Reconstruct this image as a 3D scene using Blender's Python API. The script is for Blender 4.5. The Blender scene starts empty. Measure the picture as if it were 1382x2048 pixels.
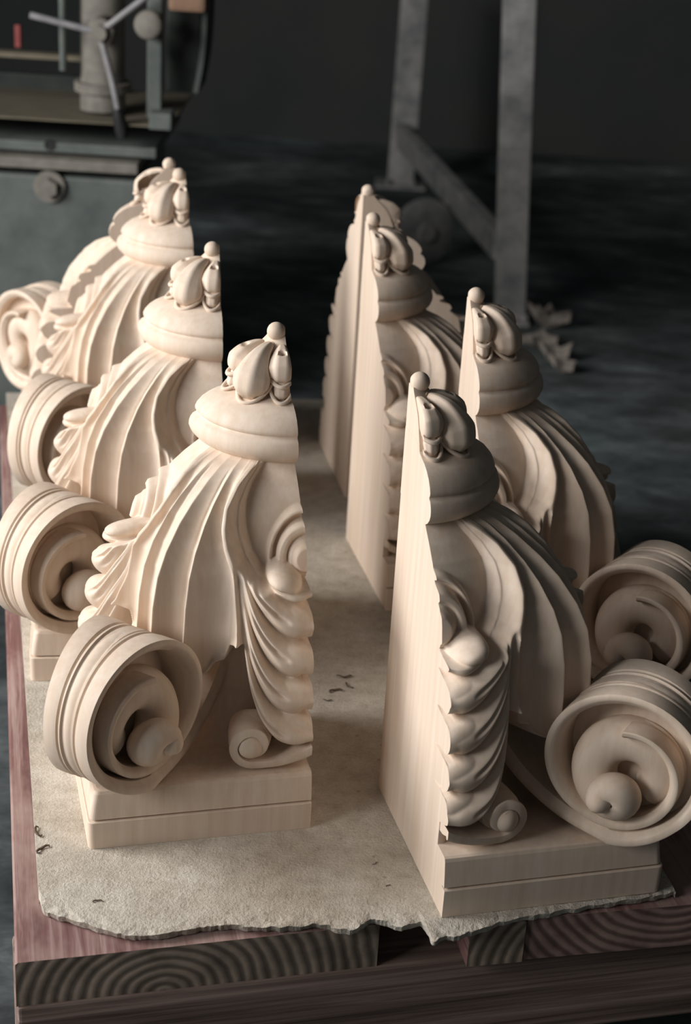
import bpy, bmesh, math, random
import numpy as np
from mathutils import Vector, Matrix, noise

C = bpy.context.scene.collection
SC = bpy.context.scene
R = math.radians
random.seed(7)

# ------------------------------------------------------------------ camera
PITCH, ROLL, CAM_H, F_PX = 0.416726, 0.061868, 1.28666, 3270.04
cam_d = bpy.data.cameras.new('camera')
cam = bpy.data.objects.new('camera', cam_d)
C.objects.link(cam)
fw = Vector((0, math.cos(PITCH), -math.sin(PITCH)))
rt = Vector((1, 0, 0))
up = rt.cross(fw)
r2 = rt * math.cos(ROLL) + up * math.sin(ROLL)
u2 = -rt * math.sin(ROLL) + up * math.cos(ROLL)
M = Matrix((r2, u2, -fw)).transposed().to_4x4()
M.translation = Vector((0, 0, CAM_H))
cam.matrix_world = M
cam_d.sensor_fit = 'VERTICAL'
cam_d.sensor_height = 36.0
cam_d.sensor_width = 24.3
cam_d.lens = F_PX / 2048 * 36.0
cam_d.clip_start = 0.05
cam_d.dof.use_dof = True
cam_d.dof.focus_distance = 2.15
cam_d.dof.aperture_fstop = 4.3
SC.camera = cam

# ------------------------------------------------------------------ light and exposure
SC.view_settings.view_transform = 'Standard'
SC.view_settings.look = 'None'
SC.view_settings.exposure = -0.14
SC.view_settings.gamma = 1.0
SC.view_settings.use_curve_mapping = False
w = bpy.data.worlds.new('workshop_air'); SC.world = w
w.use_nodes = True
w.node_tree.nodes['Background'].inputs[0].default_value = (0.88, 0.96, 1.0, 1)
w.node_tree.nodes['Background'].inputs[1].default_value = 0.032


def area(name, loc, target, sx, sy, power, col):
    d = bpy.data.lights.new(name, 'AREA')
    d.shape = 'RECTANGLE'; d.size = sx; d.size_y = sy; d.energy = power; d.color = col
    o = bpy.data.objects.new(name, d); C.objects.link(o)
    o.location = loc
    o.rotation_euler = (Vector(target) - Vector(loc)).to_track_quat('-Z', 'Y').to_euler()
    return o


area('window_daylight', (-3.0, 1.95, 1.62), (0, 2.3, 0.25), 1.5, 1.2, 150, (1.0, 0.985, 0.975))
area('front_left_fill', (-3.1, -0.1, 1.8), (0, 2.2, 0.2), 1.6, 1.4, 74, (1.0, 0.985, 0.975))  # added fill lamp for the camera-facing sides, not a known window
area('rear_fill', (-1.4, -3.2, 2.4), (0, 2.6, 0.2), 2.2, 2.0, 4, (0.96, 0.98, 1.0))  # weak fill lamp added behind the camera; stands for no known doorway

FLOOR_Z = -0.45


# ------------------------------------------------------------------ materials
def new_mat(name, rough=0.6, spec=0.3):
    m = bpy.data.materials.new(name); m.use_nodes = True
    nt = m.node_tree; b = nt.nodes['Principled BSDF']
    b.inputs['Roughness'].default_value = rough
    b.inputs['Specular IOR Level'].default_value = spec
    return m, nt, b


def ramp(nt, fac, stops):
    r = nt.nodes.new('ShaderNodeValToRGB')
    el = r.color_ramp.elements
    el[0].position, el[0].color = stops[0][0], (*stops[0][1], 1)
    el[1].position, el[1].color = stops[-1][0], (*stops[-1][1], 1)
    for p, c in stops[1:-1]:
        e = el.new(p); e.color = (*c, 1)
    nt.links.new(fac, r.inputs[0])
    return r.outputs[0]


def coords(nt, scale=(1, 1, 1), rot=(0, 0, 0), loc=(0, 0, 0), kind='Object'):
    tc = nt.nodes.new('ShaderNodeTexCoord'); mp = nt.nodes.new('ShaderNodeMapping')
    mp.inputs['Scale'].default_value = scale; mp.inputs['Rotation'].default_value = rot
    mp.inputs['Location'].default_value = loc
    nt.links.new(tc.outputs[kind], mp.inputs[0])
    return mp.outputs[0]


def noise_tex(nt, vec, scale, detail=4, rough=0.55, dist=0.0):
    n = nt.nodes.new('ShaderNodeTexNoise')
    n.inputs['Scale'].default_value = scale; n.inputs['Detail'].default_value = detail
    n.inputs['Roughness'].default_value = rough; n.inputs['Distortion'].default_value = dist
    nt.links.new(vec, n.inputs['Vector'])
    return n.outputs['Fac']


def mixc(nt, fac, a, b, mode='MIX'):
    m = nt.nodes.new('ShaderNodeMix'); m.data_type = 'RGBA'; m.blend_type = mode
    for key, v in ((0, fac), (6, a), (7, b)):
        if isinstance(v, (int, float)): m.inputs[key].default_value = v
        elif isinstance(v, tuple): m.inputs[key].default_value = (*v, 1)
        else: nt.links.new(v, m.inputs[key])
    return m.outputs[2]


def bump(nt, b, h, strength, dist=0.002):
    n = nt.nodes.new('ShaderNodeBump')
    n.inputs['Strength'].default_value = strength; n.inputs['Distance'].default_value = dist
    nt.links.new(h, n.inputs['Height']); nt.links.new(n.outputs[0], b.inputs['Normal'])


def wood_pale():
    m, nt, b = new_mat('pale_limewood', 0.62, 0.25)
    v = coords(nt, (90, 90, 3.2))
    n1 = noise_tex(nt, v, 1.0, 4, 0.6)
    v2 = coords(nt, (14, 14, 1.2))
    n2 = noise_tex(nt, v2, 1.0, 3, 0.5, 0.6)
    c1 = ramp(nt, n1, [(0.3, (0.69, 0.55, 0.43)), (0.55, (0.745, 0.615, 0.50)), (0.75, (0.785, 0.665, 0.555))])
    c2 = ramp(nt, n2, [(0.35, (0.94, 0.90, 0.86)), (0.6, (1.0, 1.0, 1.0))])
    col = mixc(nt, 0.6, c1, c2, 'MULTIPLY')
    nt.links.new(col, b.inputs['Base Color'])
    bump(nt, b, n1, 0.12, 0.001)
    return m


def fibreboard():
    m, nt, b = new_mat('fibreboard', 0.9, 0.1)
    v = coords(nt)
    big = noise_tex(nt, v, 5, 4, 0.6)
    mid = noise_tex(nt, v, 38, 5, 0.7)
    fine = noise_tex(nt, v, 240, 3, 0.7)
    c = ramp(nt, mid, [(0.3, (0.48, 0.43, 0.36)), (0.5, (0.60, 0.55, 0.47)), (0.7, (0.69, 0.64, 0.56))])
    c = mixc(nt, 0.35, c, ramp(nt, fine, [(0.3, (0.5, 0.5, 0.5)), (0.6, (1, 1, 1))]), 'MULTIPLY')
    c = mixc(nt, 0.7, c, ramp(nt, big, [(0.35, (0.72, 0.67, 0.62)), (0.6, (1, 1, 1))]), 'MULTIPLY')
    sp = nt.nodes.new('ShaderNodeTexVoronoi'); sp.inputs['Scale'].default_value = 26
    nt.links.new(v, sp.inputs['Vector'])
    dots = ramp(nt, sp.outputs['Distance'], [(0.05, (0.45, 0.40, 0.34)), (0.10, (1, 1, 1))])
    c = mixc(nt, 0.5, c, dots, 'MULTIPLY')
    nt.links.new(c, b.inputs['Base Color'])
    add = nt.nodes.new('ShaderNodeMath'); add.operation = 'ADD'
    nt.links.new(mid, add.inputs[0]); nt.links.new(fine, add.inputs[1])
    bump(nt, b, add.outputs[0], 0.55, 0.0035)
    return m


def stained_top():
    m, nt, b = new_mat('red_stained_plank', 0.75, 0.2)
    v = coords(nt, (60, 3, 60))
    g = noise_tex(nt, v, 1.0, 4, 0.6, 0.4)
    c = ramp(nt, g, [(0.3, (0.11, 0.048, 0.044)), (0.5, (0.23, 0.125, 0.115)), (0.68, (0.44, 0.32, 0.29))])
    p = noise_tex(nt, coords(nt, (6, 3, 6)), 1.6, 4, 0.7)
    c = mixc(nt, ramp(nt, p, [(0.45, (0, 0, 0)), (0.68, (1, 1, 1))]), c, (0.36, 0.25, 0.22))
    nt.links.new(c, b.inputs['Base Color'])
    bump(nt, b, g, 0.5, 0.003)
    return m


def end_grain(cx, cz, name, tint):
    m, nt, b = new_mat(name, 0.85, 0.1)
    v = coords(nt, (1, 0.02, 1.25), (0, 0, 0), (-cx, 0, -cz * 1.25))
    wv = nt.nodes.new('ShaderNodeTexWave'); wv.wave_type = 'RINGS'; wv.rings_direction = 'Y'
    wv.inputs['Scale'].default_value = 19; wv.inputs['Distortion'].default_value = 2.2
    wv.inputs['Detail'].default_value = 2; wv.inputs['Detail Scale'].default_value = 0.7
    nt.links.new(v, wv.inputs['Vector'])
    c = ramp(nt, wv.outputs['Fac'], [(0.1, tuple(x * 0.55 for x in tint)), (0.5, tint), (0.9, tuple(x * 1.25 for x in tint))])
    n = noise_tex(nt, coords(nt), 16, 4, 0.65)
    c = mixc(nt, 0.7, c, ramp(nt, n, [(0.35, (0.4, 0.4, 0.42)), (0.62, (1, 1, 1))]), 'MULTIPLY')
    nt.links.new(c, b.inputs['Base Color'])
    bump(nt, b, wv.outputs['Fac'], 0.4, 0.002)
    return m


def beam_wood():
    m, nt, b = new_mat('dark_weathered_beam', 0.8, 0.15)
    g = noise_tex(nt, coords(nt, (1.5, 40, 70)), 1.0, 5, 0.65, 0.3)
    c = ramp(nt, g, [(0.32, (0.08, 0.055, 0.047)), (0.5, (0.21, 0.15, 0.125)), (0.7, (0.40, 0.30, 0.26))])
    nt.links.new(c, b.inputs['Base Color'])
    bump(nt, b, g, 0.5, 0.003)
    return m


def floor_mat():
    m, nt, b = new_mat('dusty_dark_floor', 0.85, 0.1)
    v = coords(nt, (0.8, 1.3, 1))
    n = noise_tex(nt, v, 0.9, 5, 0.6, 0.8)
    n2 = noise_tex(nt, coords(nt, (3, 6, 1)), 1.5, 5, 0.7, 0.3)
    c = ramp(nt, n, [(0.36, (0.10, 0.115, 0.12)), (0.52, (0.16, 0.178, 0.18)), (0.66, (0.32, 0.35, 0.35))])
    c = mixc(nt, 0.85, c, ramp(nt, n2, [(0.4, (0.45, 0.45, 0.45)), (0.58, (1, 1, 1)), (0.72, (1.9, 1.9, 1.85))]), 'MULTIPLY')
    n3 = noise_tex(nt, coords(nt, (0.6, 1.1, 1), (0, 0, 0.5)), 0.8, 3, 0.5, 0.5)
    c = mixc(nt, 0.9, c, ramp(nt, n3, [(0.38, (0.4, 0.4, 0.4)), (0.55, (1, 1, 1)), (0.68, (2.0, 2.1, 2.1))]), 'MULTIPLY')
    nt.links.new(c, b.inputs['Base Color'])
    bump(nt, b, n2, 0.3, 0.01)
    return m


def noisy(name, ca, cb, scale=6, rough=0.6, metal=0.0, detail=5, bmp=0.15, spec=0.3, stretch=(1, 1, 1)):
    m, nt, b = new_mat(name, rough, spec)
    n = noise_tex(nt, coords(nt, stretch), scale, detail, 0.65)
    nt.links.new(ramp(nt, n, [(0.35, ca), (0.68, cb)]), b.inputs['Base Color'])
    b.inputs['Metallic'].default_value = metal
    bump(nt, b, n, bmp, 0.003)
    return m


WOOD = wood_pale()
SHEET = fibreboard()
REDTOP = stained_top()
BEAM = beam_wood()
FLOOR = floor_mat()
WALL = noisy('dark_wall_paint', (0.062, 0.069, 0.069), (0.088, 0.086, 0.082), 1.2, 0.9)
GREEN = noisy('worn_green_enamel', (0.085, 0.10, 0.095), (0.15, 0.165, 0.152), 7, 0.55)
GREEN_D = noisy('dark_green_enamel', (0.022, 0.028, 0.026), (0.045, 0.052, 0.047), 7, 0.6)
IRON = noisy('dusty_cast_iron', (0.15, 0.138, 0.12), (0.26, 0.24, 0.205), 14, 0.7)
STEEL = noisy('dusty_grey_steel', (0.22, 0.225, 0.23), (0.50, 0.48, 0.455), 9, 0.6, 0.0, 6)
STEELBAR = noisy('worn_steel_bar', (0.20, 0.20, 0.21), (0.34, 0.33, 0.33), 20, 0.45)
BENCH = noisy('greasy_bench_wood', (0.11, 0.095, 0.065), (0.19, 0.165, 0.12), 10, 0.8, stretch=(1, 8, 8))
BLACK = noisy('black_rubber', (0.012, 0.012, 0.013), (0.03, 0.03, 0.03), 12, 0.6)
RED = noisy('red_plastic', (0.20, 0.04, 0.038), (0.30, 0.08, 0.07), 12, 0.5)
ORANGE = noisy('raw_orange_wood', (0.20, 0.12, 0.08), (0.28, 0.17, 0.11), 12, 0.7)
RUST = noisy('scrap_wood_grey', (0.20, 0.17, 0.145), (0.42, 0.37, 0.32), 20, 0.85)


# ------------------------------------------------------------------ helpers
def tag(o, label=None, cat=None, group=None, kind=None):
    if label: o['label'] = label
    if cat: o['category'] = cat
    if group: o['group'] = group
    if kind: o['kind'] = kind
    return o


def link_mesh(name, me, mat, parent=None):
    o = bpy.data.objects.new(name, me); C.objects.link(o)
    me.name = name
    if mat is not None and not me.materials: me.materials.append(mat)
    if parent: o.parent = parent
    return o


def empty(name, loc, rz=0.0):
    o = bpy.data.objects.new(name, None); C.objects.link(o)
    o.location = loc; o.rotation_euler = (0, 0, rz); o.empty_display_size = 0.05
    return o


def bm_obj(name, bm, mat, parent=None, smooth=False, angle=None):
    bmesh.ops.recalc_face_normals(bm, faces=bm.faces)
    me = bpy.data.meshes.new(name)
    if smooth:
        for f in bm.faces: f.smooth = True
        if angle is not None:
            for e in bm.edges:
                if len(e.link_faces) == 2 and e.calc_face_angle(0) > angle: e.smooth = False
                elif len(e.link_faces) != 2: e.smooth = False
    bm.to_mesh(me); bm.free()
    return link_mesh(name, me, mat, parent)


def add_box(bm, c, s, rot=None, bev=0.0):
    mtx = Matrix.Translation(c) @ (rot.to_4x4() if rot else Matrix.Identity(4)) @ Matrix.Diagonal((*s, 1))
    g = bmesh.ops.create_cube(bm, size=1.0, matrix=mtx)
    if bev > 0:
        es = list({e for v in g['verts'] for e in v.link_edges})
        bmesh.ops.bevel(bm, geom=es, offset=bev, segments=2, affect='EDGES', profile=0.6)


def add_cyl(bm, a, b, r, r2_=None, seg=24, bev=0):
    a, b = Vector(a), Vector(b); d = b - a
    q = d.to_track_quat('Z', 'Y').to_matrix().to_4x4()
    bmesh.ops.create_cone(bm, cap_ends=True, segments=seg, radius1=r, radius2=r if r2_ is None else r2_,
                          depth=d.length, matrix=Matrix.Translation((a + b) / 2) @ q)


def revolve(bm, prof, seg, a0=0.0, a1=2 * math.pi, origin=(0, 0, 0)):
    """profile of (radius, z) turned about the local z axis between two angles"""
    rows = []
    full = abs(a1 - a0 - 2 * math.pi) < 1e-6
    n = seg if full else seg + 1
    for i in range(n):
        a = a0 + (a1 - a0) * i / seg
        rows.append([bm.verts.new((origin[0] + r * math.cos(a), origin[1] + r * math.sin(a), origin[2] + z)) for r, z in prof])
    for i in range(seg):
        A, B_ = rows[i], rows[(i + 1) % n]
        for j in range(len(prof) - 1):
            bm.faces.new((A[j], B_[j], B_[j + 1], A[j + 1]))
    return rows


def catmull(pts, n):
    P = [Vector(p) for p in pts]
    P = [P[0] * 2 - P[1]] + P + [P[-1] * 2 - P[-2]]
    out = []
    for i in range(1, len(P) - 2):
        for k in range(n):
            t = k / n
            out.append(0.5 * ((2 * P[i]) + (P[i + 1] - P[i - 1]) * t + (2 * P[i - 1] - 5 * P[i] + 4 * P[i + 1] - P[i + 2]) * t * t
                              + (3 * P[i] - P[i - 1] - 3 * P[i + 1] + P[i + 2]) * t ** 3))
    out.append(P[-2].copy())
    return out


def add_tube(bm, pts, radii, seg=12, flat=1.0, upv=None):
    n = len(pts); rings = []
    if not hasattr(radii, '__len__'): radii = [radii] * n
    N = None
    for i, p in enumerate(pts):
        t = (pts[min(i + 1, n - 1)] - pts[max(i - 1, 0)]).normalized()
        if N is None:
            ref = upv or (Vector((0, 0, 1)) if abs(t.z) < 0.9 else Vector((1, 0, 0)))
            N = (ref - t * ref.dot(t)).normalized()
        else:
            N = (N - t * N.dot(t)).normalized()
        Bn = t.cross(N)
        rings.append([bm.verts.new(p + (N * math.cos(2 * math.pi * k / seg) * flat + Bn * math.sin(2 * math.pi * k / seg)) * radii[i]) for k in range(seg)])
    for i in range(n - 1):
        for k in range(seg):
            bm.faces.new((rings[i][k], rings[i][(k + 1) % seg], rings[i + 1][(k + 1) % seg], rings[i + 1][k]))
    bm.faces.new(list(reversed(rings[0]))); bm.faces.new(rings[-1])


def clip_quarter(bm, off=0.0):
    """cut a solid by the two sawn planes x=off, y=off and close the cuts"""
    for no in ((1, 0, 0), (0, 1, 0)):
        g = bm.verts[:] + bm.edges[:] + bm.faces[:]
        res = bmesh.ops.bisect_plane(bm, geom=g, plane_co=(off if no[0] else 0, off if no[1] else 0, 0), plane_no=no, clear_inner=True)
        ed = [e for e in res['geom_cut'] if isinstance(e, bmesh.types.BMEdge)]
        if ed: bmesh.ops.triangle_fill(bm, use_beauty=True, edges=ed, normal=no)


# ------------------------------------------------------------------ the carved quarter capital
# local frame: x and y run out along the two sawn faces, z up; symmetric about x = y
SLAB = 0.298
D2R = math.pi / 180


def interp(z, pts):
    pts = sorted(pts)
    return np.interp(z, [p[0] for p in pts], [p[1] for p in pts])


def sstep(x, a, b):
    t = np.clip((x - a) / (b - a), 0, 1); return t * t * (3 - 2 * t)


K = 0.0036          # metres per degree of azimuth, for distances on the carved surface


def poly_sd(X, P):
    """signed distance to a closed outline, positive inside"""
    d = np.full(X.shape[:-1], 9.0); inside = np.zeros(X.shape[:-1], bool)
    for i in range(len(P)):
        a, b = P[i], P[(i + 1) % len(P)]
        ab = b - a; t = np.clip(((X - a) @ ab) / (ab @ ab + 1e-15), 0, 1)
        d = np.minimum(d, np.linalg.norm(X - (a + t[..., None] * ab), axis=-1))
        cond = ((a[1] > X[..., 1]) != (b[1] > X[..., 1]))
        xi = a[0] + (X[..., 1] - a[1]) / (b[1] - a[1] + 1e-12) * ab[0]
        inside ^= cond & (X[..., 0] < xi)
    return np.where(inside, d, -d)


def body_field(phi, z):
    """radius of the carved bell, shell and side leaves at azimuth phi (deg) and height z; and a region id"""
    u = np.minimum(phi, 90 - phi)
    X = np.stack([u * K, z], -1)
    arch = [(-14, .480), (8, .476), (17, .466), (23, .453), (26.5, .437), (27.6, .418), (26.8, .400), (24.8, .380), (21.8, .360),
            (17.5, .344), (13, .334), (8, .328), (0, .322), (-14, .320)]
    sd = -poly_sd(X, np.array([(a * K, b) for a, b in arch]))
    # inner bell
    bell = interp(z, [(.30, .190), (.33, .186), (.36, .179), (.39, .168), (.405, .160), (.42, .149), (.437, .131), (.452, .112), (.47, .095)])
    dr = np.sqrt((u * K * 1.05) ** 2 + (z - .356) ** 2)
    ros = 0.0105 * np.exp(-((dr - .054) / .0042) ** 4) + 0.017 * sstep(-dr, -.046, -.039) - .006 * np.exp(-((dr - .027) / .003) ** 2) \
        + 0.007 * sstep(-dr, -.021, -.014)
    bell = bell + ros
    # fluted shell
    r27 = interp(z, [(.18, .262), (.25, .260), (.30, .255), (.34, .247), (.37, .234), (.40, .212), (.42, .192), (.44, .164), (.452, .140), (.460, .112), (.47, .10)])
    r45 = interp(z, [(.18, .292), (.26, .292), (.30, .289), (.34, .279), (.37, .261), (.40, .232), (.42, .204), (.44, .168), (.452, .140), (.460, .112), (.47, .10)])
    wv = np.clip((u - 26) / 19, 0, 1)
    sh = r27 + (r45 - r27) * wv ** 1.35
    D = interp(z, [(.20, .018), (.33, .018), (.38, .017), (.42, .012), (.445, .005), (.46, .001)])
    ub = interp(z, [(.18, 22.0), (.30, 22.6), (.34, 24.4), (.37, 27.2), (.40, 30.6), (.425, 32.6), (.445, 32.0), (.46, 30.5)])
    rid = [ub, 37.2, 45.0, 53.0]
    fl = np.zeros_like(u)
    for n_, (a, b) in enumerate(zip(rid[:-1], rid[1:])):
        t = np.clip((u - a) / (b - a), 0, 1)
        m = (u >= a) & (u < b)
        prof = 1 - np.abs(2 * t ** 0.72 - 1) ** 2.2
        amp = 1.25 if n_ == 0 else 0.95
        fl = np.where(m, prof * amp, fl)
    fillet = np.zeros_like(u)
    for a in (37.2, 45.0):
        fillet += np.exp(-((u - a - 1.7) / .5) ** 2)
    sh = sh - D * fl - 0.0026 * fillet * sstep(z, .27, .40) * sstep(-z, -.455, -.44)
    # raised double rim round the arch
    rtop = interp(z, [(.30, .238), (.334, .235), (.36, .2285), (.39, .2145), (.42, .192), (.44, .166), (.455, .135), (.46, .115)])
    rimz = sstep(z, .30, .33) * sstep(-z, -.462, -.445)
    crest = (sstep(sd, .002, .010) * sstep(-sd, -.0215, -.0165)) * rimz
    shell = sh * (1 - crest) + (rtop + .003) * crest
    shell = np.where(sd < .010, rtop + .003, shell)
    zb = interp(u, [(0, .25), (22.0, .252), (24.6, .246), (25.6, .232), (26.4, .222), (30.0, .216), (31.2, .203), (34, .196), (36.5, .206), (37.6, .220), (41, .226), (45, .222)])
    shell = shell + 0.006 * np.exp(-((z - zb - .003) / .005) ** 2)
    recess = interp(z, [(.08, .235), (.10, .205), (.15, .185), (.30, .18)])
    recess = recess + (np.maximum(recess, .258) - recess) * np.exp(-(u / 4.5) ** 4) * sstep(-z, -.135, -.12)
    cutb = sstep(z - zb, -.0018, .0018)
    lower = recess + (shell - recess) * cutb
    # arch wall: band sloping out from the bell to the rim, with a small step in it
    k = 0.42 * sstep(sd, -.0005, .0035) + 0.58 * sstep(sd, .0055, .0125)
    k = np.where(z > .30, k, 1.0)
    r = bell + (lower - bell) * k
    # side leaf
    z0g = np.linspace(.04, .375, 260)
    ZA, UA = .392, 26.0
    pg = lambda q: 1.75 + 1.75 * np.clip((.33 - q) / .21, 0, 1.2)
    pz = pg(z0g)
    z0 = np.zeros_like(z)
    ucol = u[:, 0]
    for i, uc in enumerate(ucol):
        g = (min(uc, 25.7) / UA) ** pz
        zz = z0g + (ZA - z0g) * g
        z0[i] = np.interp(z[i], zz, z0g, left=0.04, right=.375)
    gl = np.clip(u / UA, 0, 1)
    uu = np.linspace(0, 25.8, 40)
    lowc = np.stack([uu * K, .117 + (ZA - .117) * (uu / UA) ** pg(.117)], -1)
    upc = [(25.6, .388), (24.8, .380), (21.8, .360), (17.5, .344), (13, .3345), (8, .329), (0, .327), (-14, .327)]
    PL = np.concatenate([np.array([(-14 * K, .117)]), lowc, np.array([(a * K, b) for a, b in upc])])
    sdl = poly_sd(X, PL)
    leaf_b = interp(z, [(.08, .262), (.12, .266), (.16, .262), (.20, .254), (.25, .244), (.30, .234), (.335, .231), (.36, .2285), (.39, .2145)])
    bounds = [.105, .158, .207, .258, .306, .350, .40]
    v = np.zeros_like(z)
    for a, b in zip(bounds[:-1], bounds[1:]):
        m = (z0 >= a) & (z0 < b)
        v = np.where(m, (z0 - a) / (b - a), v)
    A = (0.023 * (1 - gl ** 3.6) + .0035) * sstep(-gl, -.94, -.66)
    sv = np.sin(np.pi * np.clip(v, 0, 1) ** 1.25) ** 0.55
    relief = (A * sv) * (.6 + .4 * sstep(sdl, .0, .012)) - 0.34 * A * np.exp(-((v - .60) / .055) ** 2) * sstep(u, 6, 10) - 0.22 * A * np.exp(-((v - .30) / .05) ** 2) * sstep(u, 9, 14)
    gap = -(0.040 * (1 - sv) + .004) * np.exp(-(u / 2.8) ** 2)
    leaf = leaf_b + relief + gap
    for uc, zc, rc, RR, el in ((4.6, .287, .238, .0215, 1.5), (3.6, .237, .249, .022, 1.5), (3.0, .188, .258, .021, 1.5), (2.6, .143, .264, .019, 1.5)):
        zt = zc + (u - uc) * K * .32
        dd = ((u - uc) * K / el) ** 2 + (z - zt) ** 2
        ball = rc + np.sqrt(np.maximum(RR ** 2 - dd, 0)) * 1.0
        leaf = np.where(dd < RR ** 2, np.maximum(leaf, ball), leaf)
    # along the arch the leaf shares the same stepped wall as the rim
    ws = sstep(u, 8, 12) * sstep(z, .325, .332)
    leaf = bell + (leaf - bell) * (k * ws + 1 - ws)
    kl = sstep(sdl, -.0022, .0026)
    r = r + (leaf - r) * kl
    # curled tip of the uppermost lobe, a rounded knob over the foot of the bell
    dd = (((u - 8.5) * K / 1.45) ** 2 + (z - .3345 - (u - 8.5) * K * .25) ** 2) / .0172 ** 2
    knob = .186 + .062 * np.sqrt(np.clip(1 - dd ** 1.3, 0, 1)) - .004 * np.exp(-((z - .329 - (u - 8.5) * K * .25) / .0016) ** 2) * sstep(u, 6, 9)
    r = np.where(dd < 1, np.maximum(r, knob), r)
    # make room for the big scroll: nothing of the shell reaches into its cavity
    cf = np.cos((phi - 45) * D2R); e_ = r * cf; w_ = r * np.abs(np.sin((phi - 45) * D2R))
    q2 = .091 ** 2 - (z - .195) ** 2
    lim = .360 - np.sqrt(np.maximum(q2, 0))
    r = np.where((q2 > 0) & (e_ > lim) & (w_ < .085), lim / cf, r)
    reg = np.where(sdl > 0, 2, np.where((sd > .0) & (z > zb), 1, 0))
    return r, reg


def patch_mesh(name, V, faces_idx, quads):
    f = quads[faces_idx]
    used, inv = np.unique(f, return_inverse=True)
    me = bpy.data.meshes.new(name)
    me.from_pydata(V[used].tolist(), [], inv.reshape(f.shape).tolist())
    me.update()
    me.polygons.foreach_set('use_smooth', [True] * len(me.polygons))
    return me


def build_body(root):
    NP, NZ = 400, 420
    ph = np.linspace(0, 90, NP + 1); zz = np.linspace(.0835, .470, NZ + 1)
    PH, ZZ = np.meshgrid(ph, zz, indexing='ij')
    r, reg = body_field(PH, ZZ)
    # light smoothing to soften stair-steps
    for _ in range(4):
        q = r.copy()
        q[1:-1, 1:-1] = (r[1:-1, 1:-1] * 4 + r[:-2, 1:-1] + r[2:, 1:-1] + r[1:-1, :-2] + r[1:-1, 2:]) / 8
        r = q
    x = r * np.cos(PH * D2R); y = r * np.sin(PH * D2R)
    V = np.stack([x, y, ZZ], -1).reshape(-1, 3)
    idx = np.arange((NP + 1) * (NZ + 1)).reshape(NP + 1, NZ + 1)
    quads = np.stack([idx[:-1, :-1], idx[1:, :-1], idx[1:, 1:], idx[:-1, 1:]], -1).reshape(-1, 4)
    fr = reg[:-1, :-1].reshape(-1); fph = ((PH[:-1, :-1] + PH[1:, 1:]) / 2).reshape(-1)
    link_mesh('side_leaf', patch_mesh('side_leaf', V, (fr == 2) & (fph < 45), quads), WOOD, root)
    link_mesh('side_leaf', patch_mesh('side_leaf', V, (fr == 2) & (fph > 45), quads), WOOD, root)
    link_mesh('fluted_shell', patch_mesh('fluted_shell', V, fr == 1, quads), WOOD, root)
    # the bell with both sawn faces
    bell = patch_mesh('bell', V, fr == 0, quads)
    bm = bmesh.new(); bm.from_mesh(bell)
    for col in (0, NP):
        prev = None
        for j in range(NZ + 1):
            a = bm.verts.new((0, 0, zz[j])); b = bm.verts.new((x[col, j] if col == 0 else 0, y[col, j] if col else 0, zz[j]))
            if prev:
                f = bm.faces.new((prev[0], prev[1], b, a) if col == 0 else (prev[0], a, b, prev[1])); f.smooth = False
            prev = (a, b)
    bm.to_mesh(bell); bm.free()
    link_mesh('bell', bell, WOOD, root)


def build_cushion(root):
    prof = [(0.0, .452), (.098, .452), (.108, .4555), (.117, .461), (.1235, .468), (.1262, .475), (.1258, .481), (.1238, .487), (.1205, .4915), (.1165, .4935),
            (.1155, .4955), (.1178, .4985), (.1178, .502), (.1150, .508), (.108, .516), (.098, .523), (.087, .528), (.076, .531), (.066, .534), (.05, .545), (0.0, .545)]
    bm = bmesh.new()
    revolve(bm, prof, 160)
    bmesh.ops.remove_doubles(bm, verts=bm.verts, dist=1e-6)
    clip_quarter(bm, -.0004)
    bm_obj('cushion', bm, WOOD, root, True, R(55))


def bud_mesh(bm, path, radii, az, hole=None, crease=0.0, squash=0.9):
    """tear drop swept along a bent path given as (r, z) in the vertical plane at azimuth az"""
    e = Vector((math.cos(az), math.sin(az), 0)); nrm = Vector((-math.sin(az), math.cos(az), 0))
    pts = catmull([(r, 0, z) for r, z in path], 8)
    pts = [e * p.x + Vector((0, 0, p.z)) for p in pts]
    n = len(pts); seg = 28; rings = []
    rr = np.interp(np.linspace(0, 1, n), np.linspace(0, 1, len(radii)), radii)
    for i, p in enumerate(pts):
        t = (pts[min(i + 1, n - 1)] - pts[max(i - 1, 0)]).normalized()
        o = nrm.cross(t).normalized()
        if o.dot(e) < 0: o = -o
        ring = []
        for k in range(seg):
            a = 2 * math.pi * k / seg
            rad = rr[i] * (1 + crease * abs(math.sin(a * 1.0)) ** 6 - 0.05 * (math.cos(a * 7) * (a < 1.5 or a > 4.8)))
            q = p + (o * math.cos(a) * squash + nrm * math.sin(a)) * rad
            if hole is not None:
                dd = (q - hole[0]).length
                if dd < hole[1] * 2: q = q - o * hole[2] * math.exp(-(dd / hole[1]) ** 4)
            ring.append(bm.verts.new(q))
        rings.append(ring)
    for i in range(n - 1):
        for k in range(seg):
            bm.faces.new((rings[i][k], rings[i][(k + 1) % seg], rings[i + 1][(k + 1) % seg], rings[i + 1][k]))
    bm.faces.new(list(reversed(rings[0]))); bm.faces.new(rings[-1])


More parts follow.
